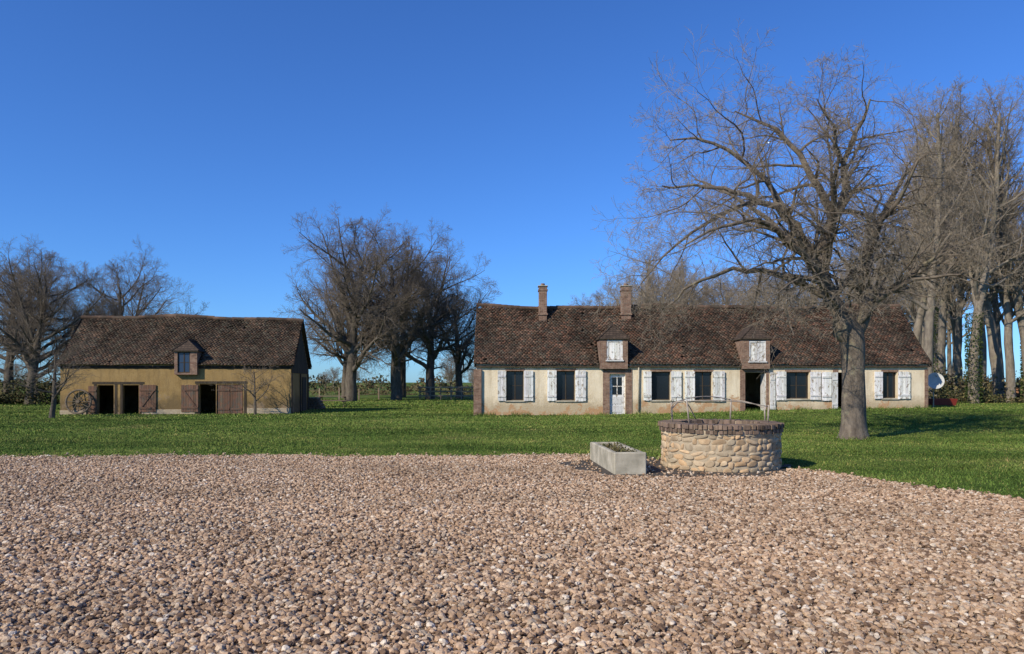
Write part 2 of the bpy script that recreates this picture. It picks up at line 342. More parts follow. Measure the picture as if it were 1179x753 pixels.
def roof(parent,x0,x1,ye,ym,yb,ze,zr,skip,pal,seed):
    d=Vector((0,ym-ye,zr-ze)); SL=d.length; S=d/SL; Nn=Vector((0,-S.z,S.y))
    V1,F1,C1=tiles((x0,ye,ze),(1,0,0),S,Nn,x1-x0,SL,pal=pal,skip=skip,seed=seed)
    d2=Vector((0,ym-yb,zr-ze)); S2=d2/d2.length; N2=Vector((0,abs(S2.z),abs(S2.y)))
    V2,F2,C2=tiles((x0,yb,ze),(1,0,0),S2,N2,x1-x0,d2.length,pal=pal,seed=seed)
    V=np.concatenate([V1,V2]);F=np.concatenate([F1,F2+len(V1)])
    add_obj('roof_tiles',arr_mesh('roof_tiles',V,F,[M_TI],cols=np.concatenate([C1,C2])),parent)
    mb=MB(); e=.17
    for (ya,nn) in ((ye,Nn),(yb,N2)):
        a=[Vector((x0+.02,ya,ze))-nn*e,Vector((x1-.02,ya,ze))-nn*e,Vector((x1-.02,ym,zr))-nn*e,Vector((x0+.02,ym,zr))-nn*e]
        mb.poly(a,0)
    for xx in (x0+.01,x1-.05):
        for ya in (ye,yb):
            mb.poly([(xx,ya,ze-.16),(xx,ym,zr-.18),(xx,ym,zr-.03),(xx,ya,ze-.02)],0)
            mb.poly([(xx+.04,ya,ze-.16),(xx+.04,ym,zr-.18),(xx+.04,ym,zr-.03),(xx+.04,ya,ze-.02)],0)
    mb.obj('roof_boards',[M_DW],parent)
    mb=MB(); x=x0
    while x<x1-.05:
        w=min(.36,x1-x); z=zr-.03+1.35*ridgesag(x+w/2-x0,seed)+random.uniform(-.012,.012)
        c=random.choice([(.12,.08,.058),(.10,.075,.058),(.15,.10,.072)])
        pts=[(.14*math.cos(t),.13*math.sin(t)) for t in np.linspace(-.5,math.pi+.5,8)]
        for q in range(7):
            mb.poly([(x,ym+pts[q][0],z+pts[q][1]),(x+w,ym+pts[q][0]*.9,z+pts[q][1]*.9),(x+w,ym+pts[q+1][0]*.9,z+pts[q+1][1]*.9),(x,ym+pts[q+1][0],z+pts[q+1][1])],0,c)
        x+=w-.02
    mb.obj('ridge_tiles',[M_TI],parent)
def panel(mb,x0,x1,z0,z1,y,m=0,t=.035,brace=True):
    n=max(3,round((x1-x0)/.13)); w=(x1-x0)/n
    for i in range(n):
        mb.box(x0+i*w+.004,x0+(i+1)*w-.004,y-t+random.uniform(-.004,.004),y,z0+random.uniform(-.012,.012),z1+random.uniform(-.01,.01),m,g(.72,1.1))
    if brace:
        for zz in (z0+(z1-z0)*.15,z0+(z1-z0)*.82):
            mb.box(x0+.02,x1-.02,y-t-.03,y-t-.005,zz-.045,zz+.045,m,g(.75,.95))
def window(mb,gl,x0,x1,z0,z1,y,m=0,bars=2,mul=True):
    f=.05
    mb.box(x0,x0+f,y,y+.06,z0,z1,m); mb.box(x1-f,x1,y,y+.06,z0,z1,m)
    mb.box(x0+f,x1-f,y,y+.06,z0,z0+f,m); mb.box(x0+f,x1-f,y,y+.06,z1-f,z1,m)
    c=(x0+x1)/2
    if mul: mb.box(c-.025,c+.025,y+.005,y+.055,z0+f,z1-f,m)
    for i in range(1,bars+1):
        zz=z0+(z1-z0)*i/(bars+1); mb.box(x0+f,x1-f,y+.012,y+.045,zz-.012,zz+.012,m)
    gl.box(x0+f*.5,x1-f*.5,y+.028,y+.034,z0+f*.5,z1-f*.5,0)
# ------------------------------------------------------------ farmhouse
H=empty('farmhouse',(0,0,0))
HX0,HX1,HY0,HY1=-1.85,21.37,38.,44.
wins=[(-.29,.60,.76,2.28),(2.30,3.24,.76,2.28),(7.17,8.15,.78,2.24),(9.40,10.29,.78,2.24),(14.09,15.29,.85,2.22),(19.04,19.80,.88,2.22)]
doors=[(5.02,5.83,.05,2.12),(11.99,13.06,.16,2.2),(16.77,17.12,.28,2.2)]
mb=MB(); wall_open(mb,HX0,HX1,-.3,2.62,HY0,wins+doors); shell(mb,HX0,HX1,HY0,HY1,-.3,2.62,5.62); mb.obj('walls',[M_PL],H)
D1=(4.49,5.92);D2=(11.77,13.19)
def skip(u,s):
    X=HX0-.12+u
    r=np.zeros(len(u),bool)
    for a,b in (D1,D2): r|=(X>a-.02)&(X<b+.02)&(s<1.9)
    return r
roof(H,HX0-.12,HX1+.12,37.8,41,44.2,2.6,5.9,skip,PAL,2)
mb=MB()
for a,b in ((HX0,D1[0]-.01),(D1[1]+.01,D2[0]-.01),(D2[1]+.01,HX1)): mb.box(a,b,37.86,37.995,2.46,2.56,0)
mb.obj('eave_cornice',[M_DW],H)
mb=MB()
mb.box(4.67,5.015,37.975,38.1,-.2,2.38,0); mb.box(5.835,6.18,37.975,38.1,-.2,2.38,0); mb.box(5.015,5.835,37.975,38.1,2.13,2.38,0)
mb.box(11.72,11.985,37.975,38.1,-.2,2.38,0); mb.box(13.065,13.2,37.978,38.1,0,2.38,0); mb.box(11.985,13.065,37.975,38.1,2.21,2.38,0)
mb.box(HX0-.12,HX0+.28,37.86,38.4,-.2,2.36,0)
mb.box(HX1-.16,HX1+.02,37.975,38.3,0,2.38,0)
mb.box(16.5,16.765,37.98,38.1,0,2.38,0); mb.box(17.125,17.3,37.98,38.1,0,2.38,0)
for (a,b,c,d) in wins:
    mb.box(a-.06,b+.06,37.985,38.05,d+.002,d+.12,0)
mb.obj('brick_trim',[M_BR],H)
mb=MB()
for (a,b,c,d) in wins: mb.box(a-.06,b+.06,37.93,38.1,c-.08,c-.002,0)
mb.box(5.0,5.85,37.8,38.2,-.05,.05,0); mb.box(11.95,13.1,37.8,38.2,0,.155,0)
mb.obj('stone_sills',[M_CN],H,bevel=.01)
mb=MB();gl=MB()
for i,(a,b,c,d) in enumerate(wins): window(mb,gl,a,b,c,d,38.18,0,(1,0,0,1,1,0)[i],mul=i not in (2,))
mb.obj('window_frames',[M_DW],H)
dm=MB(); dm.box(5.02,5.09,38.12,38.2,.05,2.12,0); dm.box(5.76,5.83,38.12,38.2,.05,2.12,0); dm.box(5.09,5.76,38.12,38.2,2.04,2.12,0)
dm.box(5.10,5.75,38.14,38.19,.06,1.05,0,(.9,.9,.9)); dm.box(5.10,5.17,38.14,38.19,1.05,2.03,0); dm.box(5.68,5.75,38.14,38.19,1.05,2.03,0)
dm.box(5.17,5.68,38.14,38.19,1.96,2.03,0); dm.box(5.405,5.445,38.145,38.185,1.05,1.96,0); dm.box(5.17,5.68,38.15,38.18,1.47,1.51,0)
dm.box(5.18,5.67,38.12,38.139,.16,.5,0,(.8,.8,.8)); dm.box(5.18,5.67,38.12,38.139,.58,.95,0,(.8,.8,.8))
gl.box(5.16,5.69,38.16,38.166,1.04,1.97,0)
gl.obj('window_glass',[M_GL],H)
dm.box(13.01,13.06,38.02,38.7,.2,2.15,0,(.8,.8,.8))
dm.obj('door',[M_WH],H)
mb=MB()
sh=[(-.74,-.30,.74,2.3),(.61,1.09,.74,2.3),(1.81,2.29,.74,2.3),(3.25,3.80,.72,2.3),(6.74,7.16,.76,2.26),(8.16,8.70,.74,2.26),(8.86,9.39,.74,2.26),(10.30,10.92,.72,2.26),
 (13.24,13.52,.3,2.2),(13.56,14.08,.78,2.25),(15.30,15.85,.8,2.24),(15.90,16.40,.76,2.22),(16.42,16.72,.3,2.2),(18.6,19.03,.86,2.24),(19.81,20.45,.84,2.24)]
for (a,b,c,d) in sh: panel(mb,a,b,c,d,37.955+random.uniform(-.03,0))
mb.obj('shutters',[M_WH],H)
mb=MB(); mb.tube([(6.5,37.9,2.5),(6.5,37.93,.2)],.04,8,0); mb.obj('drainpipe',[M_CN],H,smooth=True)
def dormer(parent,x0,x1,yf,zb,ze,za,slope0,win,name,ov=.14,hip=.45,bodymat=M_BR):
    ye,zm,sl=slope0; yb=ye+(ze-zm)/sl+.15; xc=(x0+x1)/2; yr=ye+(za-zm)/sl+.2
    mb=MB(); a,b,c,d=win
    wall_open(mb,x0,x1,zb,ze,yf,[win],.12)
    mb.poly([(x0,yf,zb),(x0,yf,ze),(x0,yb,ze),(x0,yb,zb)]); mb.poly([(x1,yf,zb),(x1,yb,zb),(x1,yb,ze),(x1,yf,ze)])
    mb.poly([(x0,yf,zb),(x0,yb,zb),(x1,yb,zb),(x1,yf,zb)])
    mb.obj(name+'_body',[bodymat],parent)
    mb=MB()
    L=[(x0-ov,yf-ov,ze-.04),(x1+ov,yf-ov,ze-.04),(x1+ov,yb,ze-.04),(x0-ov,yb,ze-.04)]; r0=(xc,yf+hip,za); r1=(xc,yr,za)
    t=.05
    for up,mm in ((0,0),(-t,1)):
        q=lambda p:(p[0],p[1],p[2]+up)
        mb.poly([q(L[0]),q(L[1]),q(r0)],mm); mb.poly([q(L[1]),q(L[2]),q(r1),q(r0)],mm); mb.poly([q(L[3]),q(L[0]),q(r0),q(r1)],mm)
    for i,j in ((0,1),(1,2),(3,0)):
        p,q2=L[i],L[j]; mb.poly([p,q2,(q2[0],q2[1],q2[2]-t),(p[0],p[1],p[2]-t)],1)
    mb.tube([r0,r1],.07,6,0); mb.tube([L[0],r0],.045,6,0); mb.tube([L[1],r0],.045,6,0)
    mb.obj(name+'_roof',[M_TI2,M_DW],parent)
sl=(5.9-2.6)/3.2
for nm,(a,b),w in (('dormer_west',D1,(4.84,5.66,2.84,3.86)),('dormer_east',D2,(12.12,12.98,2.78,3.82))):
    dormer(H,a,b,37.77,2.385,3.98,4.66,(37.8,2.6,sl),w,nm,ov=.08)
    mb=MB(); panel(mb,w[0]+.03,w[1]-.03,w[2]+.02,w[3]-.02,37.86,brace=False,t=.04)
    mb.box(w[0]+.0,w[1],37.79,37.815,w[3]-.09,w[3]-.005,0,(.9,.9,.9)); mb.box(w[0]-.05,w[1]+.05,37.70,37.768,w[2]-.07,w[2]-.004,0,(.8,.8,.8))
    for e in (w[0],w[1]-.06): mb.box(e,e+.06,37.79,37.815,w[2],w[3]-.095,0,(.95,.95,.95))
    mb.obj(nm+'_shutter',[M_WH],H)
def chimney(name,x,y,w,d,z0,z1):
    mb=MB(); mb.box(x-w/2,x+w/2,y-d/2,y+d/2,z0,z1-.3,0)
    mb.box(x-w/2-.04,x+w/2+.04,y-d/2-.04,y+d/2+.04,z1-.3,z1-.2,0); mb.box(x-w/2,x+w/2,y-d/2,y+d/2,z1-.2,z1-.05,0)
    mb.box(x-w/2-.05,x+w/2+.05,y-d/2-.05,y+d/2+.05,z0+1.05,z0+1.16,0)
    mb.box(x-w/2-.05,x+w/2+.05,y-d/2-.05,y+d/2+.05,z1-.05,z1,1); mb.tube([(x,y,z1),(x,y,z1+.14)],.12,10,0)
    mb.obj(name,[M_BR,M_CN],H,bevel=.015)
chimney('chimney_west',1.69,40.6,.44,.6,4.3,6.98); chimney('chimney_east',6.25,40.6,.52,.6,4.3,6.98)
# ------------------------------------------------------------ barn
B=empty('barn',(-23.7,38.77,0),math.radians(6))
BL,BD=11.8,5.5
ops=[(1.85,2.67,.0,1.55),(3.11,3.93,.0,1.55),(7.02,7.88,.0,1.6),(7.92,9.28,.02,1.58)]
mb=MB(); wall_open(mb,0,BL,-.2,2.66,0,ops,.25); shell(mb,0,BL,0,BD,-.2,2.66,5.12); mb.obj('walls',[M_OC],B)
PALB=[(.074,.053,.038),(.085,.059,.042),(.063,.047,.036),(.096,.062,.043),(.077,.067,.05),(.052,.040,.032)]
def skipb(u,s): X=u-.15; return (X>5.8)&(X<7.0)&(s<.95)
roof(B,-.15,BL+.2,-.2,2.75,5.7,2.62,5.38,skipb,PALB,5)
mb=MB()
mb.box(0,5.78,-.02,.03,2.42,2.56,0); mb.box(7.02,BL,-.02,.03,2.42,2.56,0)
for u in (1.68,2.72,3.0,4.0,6.86,9.34): mb.box(u,u+.12,-.018,.05,0,1.6,0)
mb.box(1.6,4.2,-.022,.05,1.602,1.72,0); mb.box(6.8,9.5,-.022,.05,1.632,1.75,0)
for i in range(24):
    y=.1+i*.222; zt=2.6+ (2.55-abs(y+.1-2.75))*0.93
    mb.box(BL+.003,BL+.035+random.uniform(0,.01),y,y+.205,2.2,max(2.3,zt-.12),0)
mb.box(BL+.003,BL+.06,.0,.2,-.1,2.19,0); mb.box(BL+.003,BL+.06,2.6,2.8,-.1,2.19,0); mb.box(BL+.003,BL+.06,5.2,5.4,-.1,2.19,0)
mb.box(BL+.003,BL+.04,3.3,4.6,0,2.0,0)
mb.obj('timber_frame',[M_DW],B)
mb=MB()
panel(mb,3.97,4.83,.12,1.55,-.03); panel(mb,6.11,6.98,.12,1.55,-.03); panel(mb,7.95,8.59,.03,1.55,.08); panel(mb,8.61,9.25,.03,1.55,.08); panel(mb,1.42,1.84,.12,1.5,-.03)
Mx=Matrix.Translation((4.4,-.085,.83))@Matrix.Rotation(math.radians(-55),4,'Y'); mb.box(-.6,.6,-.012,.012,-.045,.045,0,(.8,.8,.8),Mx)
Mx=Matrix.Translation((6.54,-.085,.83))@Matrix.Rotation(math.radians(55),4,'Y'); mb.box(-.6,.6,-.012,.012,-.045,.045,0,(.8,.8,.8),Mx)
mb.obj('stable_doors',[M_RW],B)
mb=MB(); mb.box(-.02,1.3,-.03,.03,-.1,.22,0); mb.box(4.1,6.8,-.03,.03,-.1,.25,0); mb.box(9.5,BL,-.03,.03,-.1,.3,0); mb.obj('stone_plinth',[M_MO],B,bevel=.01)
slb=(5.38-2.62)/2.95
dormer(B,5.82,6.98,-.24,2.1,3.42,3.95,(-.2,2.62,slb),(5.98,6.62,2.2,3.3),'dormer',ov=.1,hip=.35)
mb=MB();gl=MB(); window(mb,gl,5.98,6.62,2.2,3.3,-.2,0,1); mb.obj('dormer_window_frame',[M_DW],B); gl.obj('dormer_window_glass',[M_GB],B)
W=empty('wagon_wheel',(-23.7+1.0*.9945+.03,38.77+.105-.22,.68)); W.rotation_euler=(math.radians(-8),0,math.radians(6))
mb=MB(); nn=28
ring=[(.62*math.cos(t),0,.62*math.sin(t)) for t in np.linspace(0,2*math.pi,nn+1)]
mb.tube(ring,.05,8,0,cap=False); mb.tube([(0,-.12,0),(0,.1,0)],[.1,.08],10,0)
for i in range(12):
    t=2*math.pi*i/12; mb.tube([(0,0,0),(.6*math.cos(t),0,.6*math.sin(t))],.022,6,0)
mb.obj('rim_and_spokes',[M_WD],W)
# ------------------------------------------------------------ well
import bmesh
wx,wy,wr=4.19,14.9,1.15
Wl=empty('stone_well',(wx,wy,0))
def ringmesh(mb,r0,r1,z0,z1,n=64,m=0):
    for i in range(n):
        a=2*math.pi*i/n;b=2*math.pi*(i+1)/n; ca,sa,cb,sb=math.cos(a),math.sin(a),math.cos(b),math.sin(b)
        mb.poly([(r1*ca,r1*sa,z0),(r1*cb,r1*sb,z0),(r1*cb,r1*sb,z1),(r1*ca,r1*sa,z1)],m)
        if r0>0: mb.poly([(r0*cb,r0*sb,z0),(r0*ca,r0*sa,z0),(r0*ca,r0*sa,z1),(r0*cb,r0*sb,z1)],m)
        mb.poly([(r0*ca,r0*sa,z1),(r1*ca,r1*sa,z1),(r1*cb,r1*sb,z1),(r0*cb,r0*sb,z1)] if r0>0 else [(0,0,z1),(r1*ca,r1*sa,z1),(r1*cb,r1*sb,z1)],m)
mb=MB(); ringmesh(mb,.82,1.145,-.1,.72); mb.obj('mortar_core',[M_MO],Wl)
mb=MB(); ringmesh(mb,.0,.8,.1,.14,m=0); mb.obj('shaft_cover',[M_SOIL],Wl)
bm_v=[];bm_f=[];bm_c=[]
b_=bmesh.new(); bmesh.ops.create_icosphere(b_,subdivisions=3,radius=1); sv=np.array([v.co[:] for v in b_.verts]); sf=np.array([[v.index for v in f.verts] for f in b_.faces]); b_.free()
z=.0; off=0
while z<.69:
    hh=random.uniform(.075,.15)
    if z+hh>.68: hh=max(.05,.715-z)
    a=random.uniform(0,1); end=a+2*math.pi
    while a<end-.02:
        w=random.uniform(.08,.28); da=min(w/wr,end-a)
        hz=hh*random.uniform(.8,1.25)
        p=np.sign(sv)*np.abs(sv)**.66
        ph=rng.uniform(0,6,3)
        d=1+.13*np.sin(sv[:,0]*3+ph[0])*np.cos(sv[:,2]*3+ph[1])+.08*np.sin(sv[:,1]*5+ph[2])
        tt=random.uniform(-.3,.3)
        lx=p[:,0]*d*(da*wr/2-.007)*.98; lz=p[:,2]*d*(hz/2-.006)+lx*tt; ly=p[:,1]*d*.035
        ang=a+da/2+lx/wr; R=1.135+random.uniform(-.012,.012)-ly*.9
        V=np.stack([R*np.cos(ang),R*np.sin(ang),z+hh/2+lz+random.uniform(-.02,.02)],-1)
        bm_v.append(V); bm_f.append(sf[:,::-1]+off); off+=len(V)
        v=random.uniform(.62,1.12); wmt=random.uniform(.94,1.14); bm_c.append(np.repeat([[v*wmt,v,v*(2-wmt)*.96]],len(sf),0))
        a+=da
    z+=hh
add_obj('field_stones',arr_mesh('field_stones',np.concatenate(bm_v),np.concatenate(bm_f),[M_ST],cols=np.concatenate(bm_c),smooth=True),Wl)
mb=MB()
for lay,(z0,z1,r0,r1,n) in enumerate(((.725,.80,.80,1.19,92),(.81,.90,.80,1.21,84))):
    for i in range(n):
        a=2*math.pi*(i+.5*lay)/n; w=2*math.pi*1.15/n*.43
        Mx=Matrix.Rotation(a,4,'Z')@Matrix.Rotation(random.uniform(-.03,.03),4,'X'); e=random.uniform(-.015,.018); ez=random.uniform(-.006,.008)
        mb.box(r0,r1+e,-w,w,z0+ez,z1+ez,0,g(.5,1.35),Mx)
mb.obj('brick_rim',[M_WELLBR],Wl,bevel=.006)
mb=MB(); ringmesh(mb,.82,1.165,.70,.89); mb.obj('rim_mortar',[M_MO],Wl)
mb=MB()
def arc(p0,p1,hh,n=14,bend=(0,0)):
    o=[]
    for i in range(n+1):
        t=i/n; s=math.sin(math.pi*t)
        o.append((p0[0]+(p1[0]-p0[0])*t+bend[0]*s,p0[1]+(p1[1]-p0[1])*t+bend[1]*s,p0[2]+(p1[2]-p0[2])*t+hh*s))
    return o
mb.tube([(-.98,-.1,.9),(-.99,-.1,1.15),(-1.0,-.1,1.30)],.018,6); mb.tube([(-.75,-.55,.9),(-.8,-.55,1.35)],.016,6)
mb.tube([(.42,.7,.9),(.43,.7,1.35)],.018,6); mb.tube([(.85,-.35,.9),(.86,-.36,1.25)],.018,6); mb.tube([(.98,.2,.9),(.97,.2,1.2)],.016,6)
mb.tube(arc((-1.0,-.1,1.28),(.43,.7,1.33),.10),.010,5); mb.tube(arc((-.8,-.55,1.33),(.86,-.36,1.22),.06),.010,5)
mb.tube(arc((-1.0,-.1,1.15),(-.3,.75,.92),.28),.012,5); mb.tube(arc((.43,.7,1.33),(.97,.2,1.18),.03),.010,5); mb.tube(arc((-.99,-.1,1.0),(-.8,-.55,1.33),.1,bend=(-.12,0)),.011,5)
mb.obj('iron_stakes',[M_IR],Wl,smooth=True)
n=90; pts=[]
for i in range(n):
    a=2*math.pi*i/n; r=1+.06*math.sin(5*a)+.04*math.sin(11*a+1); pts.append((3.3+2.25*r*math.cos(a),14.85+1.75*r*math.sin(a),.022))
mb=MB(); mb.poly(pts); mb.obj('soil_apron',[M_SOIL],gravel)
Tr=empty('stone_trough',(1.86,13.45,0),math.radians(3.5))
mb=MB(); tw,tl,th=.60,2.65,.42
mb.box(0,tw,0,.11,0,th,0); mb.box(0,tw,tl-.11,tl,0,th-.02,0); mb.box(0,.1,.112,tl-.112,0,th-.01,0); mb.box(tw-.1,tw,.112,tl-.112,0,th-.01,0); mb.box(.102,tw-.102,.112,tl-.112,0,.2,1)
mb.obj('basin',[M_CN,M_SOIL],Tr,bevel=.02)
def leaves(name,pts,sz,mat,parent,vr=(.5,1.4)):
    pts=np.asarray(pts); n=len(pts); a=rng.normal(size=(n,3)); a/=np.linalg.norm(a,axis=1)[:,None]; b=rng.normal(size=(n,3)); b-=(a*b).sum(1)[:,None]*a; b/=np.linalg.norm(b,axis=1)[:,None]
    s=sz*rng.uniform(.6,1.4,n)[:,None]
    V=np.stack([pts-a*s,pts+b*s*.6,pts+a*s,pts-b*s*.6],1).reshape(-1,3); F=np.arange(4*n).reshape(-1,4)
    v=rng.uniform(*vr,n); return add_obj(name,arr_mesh(name,V,F,[mat],cols=np.stack([v*rng.uniform(.85,1.3,n),v,v],-1)),parent)
p=np.stack([rng.uniform(.1,.5,700),rng.uniform(.15,2.5,700),rng.uniform(.2,.40,700)],-1); p[:,2]+=.08*(np.sin(p[:,1]*5)>.2)*rng.random(700)
leaves('weeds',p,.03,M_LF,Tr)
# ------------------------------------------------------------ trees
def perp(d):
    return d.cross(Vector((0,0,1)) if abs(d.z)<.9 else Vector((1,0,0))).normalized()
class Tree:
    def __init__(s,seed,P): s.r=random.Random(seed); s.ch={}; s.P=P
    def add(s,pts,rad,lvl): s.ch.setdefault((lvl,len(pts)),[]).append((pts,rad))
    def child(s,pts,rad,lvl,L,mul=1.):
        P=s.P; r=s.r
        if lvl+1>P['max']: return
        nl=lvl+1; n=P['n'][nl]*mul; n=max(1,int(round(n*r.uniform(.75,1.25))))
        t0=P['t0'][nl]; az=r.uniform(0,6.28)
        for i in range(n):
            t=t0+(1-t0)*(i+r.random())/n; t=min(t,.995); q=t*(len(pts)-1); k=int(q); f=q-k
            p=pts[k].lerp(pts[k+1],f); d=(pts[k+1]-pts[k]).normalized(); rr=rad[k]*(1-f)+rad[k+1]*f
            az+=2.4+r.uniform(-.5,.5); ang=math.radians(r.uniform(*P['ang'][nl])); a=perp(d); a=Matrix.Rotation(az,3,d)@a
            dd=(d*math.cos(ang)+a*math.sin(ang)).normalized()
            l=L*P['len'][nl]*r.uniform(.6,1.3)*(1-P.get('dec',.45)*(t-t0)/(1-t0+1e-6))
            s.branch(p,dd,l,min(rr*.85,max(rr*P['rr'][nl],P['rmin'])),nl)
    def branch(s,p,d,L,r0,lvl):
        P=s.P; r=s.r; n=P['seg'][lvl]; w=P['wob'][lvl]; tr=P['trop'][lvl]; pts=[p.copy()]; rad=[r0]; st=L/n
        for i in range(n):
            d=(d+Vector((r.gauss(0,w),r.gauss(0,w),r.gauss(0,w)))+Vector((0,0,tr))).normalized()
            p=p+d*st; pts.append(p); rad.append(max(P['rmin']*.6,r0*(1-(i+1)/n*.78)))
        s.add(pts,rad,lvl); s.child(pts,rad,lvl,L)
    def mesh(s,name,mats,twl=2):
        Vs=[];Fs=[];Ms=[];off=0
        for (lvl,n),lst in s.ch.items():
            k=[12,8,5,3,3,3][min(lvl,5)]
            A=np.array([[tuple(p) for p in c[0]] for c in lst]); R=np.array([c[1] for c in lst]); C=len(lst)
            T=np.empty_like(A); T[:,1:-1]=A[:,2:]-A[:,:-2]; T[:,0]=A[:,1]-A[:,0]; T[:,-1]=A[:,-1]-A[:,-2]; T/=np.linalg.norm(T,axis=2,keepdims=True)+1e-9
            mt=T.mean(1); up=np.where((np.abs(mt[:,2])<.8)[:,None],[[0,0,1.]],[[1.,0,0]])[:,None,:]
            a=np.cross(T,np.broadcast_to(up,T.shape)); a/=np.linalg.norm(a,axis=2,keepdims=True)+1e-9; b=np.cross(T,a)
            th=np.arange(k)*2*math.pi/k
            V=A[:,:,None,:]+R[:,:,None,None]*(a[:,:,None,:]*np.cos(th)[None,None,:,None]+b[:,:,None,:]*np.sin(th)[None,None,:,None])
            if lvl<=1: V=V+(R[:,:,None,None]*.10)*np.sin(th*3+A[:,:,2:3]*2)[...,None]*(a[:,:,None,:]*np.cos(th)[None,None,:,None]+b[:,:,None,:]*np.sin(th)[None,None,:,None])
            ci,pi,ki=np.meshgrid(np.arange(C),np.arange(n-1),np.arange(k),indexing='ij'); base=ci*n*k
            f=np.stack([base+pi*k+ki,base+pi*k+(ki+1)%k,base+(pi+1)*k+(ki+1)%k,base+(pi+1)*k+ki],-1).reshape(-1,4)
            Vs.append(V.reshape(-1,3)); Fs.append(f+off); off+=V.size//3; Ms.append(np.full(len(f),1 if lvl>twl else 0))
        V=np.concatenate(Vs);F=np.concatenate(Fs); print(name,len(F))
        return arr_mesh(name,V,F,mats,midx=np.concatenate(Ms),smooth=True)
PF=dict(max=5,n=[0,0,12,8,6,4],t0=[0,0,.12,.12,.1,.15],ang=[0,0,(35,80),(30,75),(25,65),(25,60)],len=[0,0,.47,.54,.52,.55],rr=[0,0,.55,.5,.55,.7],
        rmin=.0058,seg=[6,8,8,6,4,2],wob=[.05,.1,.17,.18,.17,.15],trop=[0,0,-.01,-.03,.02,.06],dec=.3)
T=Tree(5,PF)
def limb(pts,r0,r1,lvl=1,sub=3,mul=1.):
    P=[Vector(p) for p in pts]; o=[]
    for i in range(len(P)-1):
        a=P[max(i-1,0)];b=P[i];c=P[i+1];d=P[min(i+2,len(P)-1)]
        for j in range(sub):
            t=j/sub; o.append(.5*((2*b)+(c-a)*t+(2*a-5*b+4*c-d)*t*t+(3*b-a-3*c+d)*t**3)+Vector((T.r.gauss(0,.05),T.r.gauss(0,.05),T.r.gauss(0,.05)))*(1 if i+j>0 else 0))
    o.append(P[-1]); n=len(o); rad=[r0+(r1-r0)*(k/(n-1))**.8 for k in range(n)]; L=sum((o[k+1]-o[k]).length for k in range(n-1))
    T.add(o,rad,lvl); T.child(o,rad,lvl,min(L,6.0),mul)
tp=[Vector(p) for p in ((0,0,-.2),(0,0,0),(-.01,0,.18),(-.02,0,.5),(0,.01,1.2),(.02,0,2.0),(0,0,2.7),(-.06,0,3.15),(-.3,0,3.7))]
T.add(tp,[.52,.48,.40,.355,.33,.32,.34,.36,.22],0)
limb([(-.1,0,3.0),(-.62,.05,4.2),(-.83,.3,5.6),(-.35,.5,6.85),(0,.6,8.1),(.3,.5,9.4),(.7,.4,10.4)],.28,.03,mul=1.3)
limb([(-.58,.05,4.1),(-1.5,-.5,5.5),(-2.4,-1,6.5),(-3.5,-1.3,7.0),(-4.8,-1.5,7.15),(-6.1,-1.6,7.2)],.18,.02,mul=1.2)
limb([(-.4,.45,6.7),(-1.2,.2,8.1),(-2.2,.4,9.4),(-3.4,.6,10.1)],.15,.02)
limb([(0,0,3.0),(.42,.1,4.0),(.5,.4,5.3),(1.1,.8,6.6),(1.9,1,7.9),(2.7,1.2,8.8)],.24,.025,mul=1.2)
limb([(.35,.1,3.9),(1.1,-.5,4.5),(2.0,-1,5.3),(3.2,-1.4,5.9)],.12,.02)
limb([(-.55,.1,4.2),(-2.0,.8,5.1),(-3.3,1.4,5.3),(-4.6,2,4.7),(-5.4,2.3,4.1)],.13,.015,mul=.8)
limb([(-.8,.2,5.2),(-1.1,-1.2,6.4),(-1.6,-2.5,7.4),(-2.0,-3.4,8.0)],.13,.02)
limb([(-.8,.3,5.4),(-1.5,1.6,6.5),(-2.8,2.8,8),(-3.9,3.6,8.8)],.13,.02)
limb([(-.7,.1,4.6),(-2.0,-1.2,5.3),(-3.4,-2.2,6.0),(-4.8,-3,5.8),(-5.9,-3.3,5.2)],.14,.015)
limb([(.5,.3,5.2),(1.5,2.0,6.2),(2.2,3.2,7.8)],.12,.02)
limb([(.0,.6,8.0),(-.8,-.6,9.1),(-1.6,-1.2,9.8)],.08,.015)
limb([(.5,.4,5.4),(.6,-1.2,6.9),(1.1,-2.2,8.0)],.11,.015)
limb([(-1.2,-.2,5.0),(-2.8,-.4,7.6),(-4.4,-.4,8.8),(-5.6,-.3,8.9)],.12,.015)
limb([(.1,.0,3.4),(.8,-1.0,4.4),(1.8,-1.8,4.7),(2.8,-2.2,4.3)],.09,.012,mul=.6)
limb([(-.5,.0,3.9),(-1.3,-1.2,4.4),(-2.4,-2.2,4.5),(-3.4,-2.7,4.0)],.09,.012,mul=.6)
limb([(-3.3,-1.2,6.9),(-4.6,-.8,6.3),(-5.8,-.5,5.4),(-6.6,-.3,4.4)],.07,.012,mul=.7)
add_obj('bare_tree',T.mesh('bare_tree',[M_BK,M_TW],3),None,(10.3,22.3,0))
def bgtree(name,seed,H,trunk,spread,mats,n=(0,11,9,8,6),r0=.45,up=.05,rmin=.012,ang1=(25,65),hf=.86,dec=.45,l=(.5,.48,.5)):
    P=dict(max=4,n=list(n),t0=[0,trunk,.15,.12,.1],ang=[0,ang1,(25,65),(25,65),(25,60)],len=[0,spread,*l],rr=[0,.55,.5,.5,.6],rmin=rmin,
        seg=[12,9,6,4,3],wob=[.04,.11,.14,.15,.15],trop=[.02,up,up*.5,.02,.03],dec=dec)
    t=Tree(seed,P); t.branch(Vector((0,0,-.2)),Vector((0,0,1)),H*hf,r0,0); return t.mesh(name,mats,2)
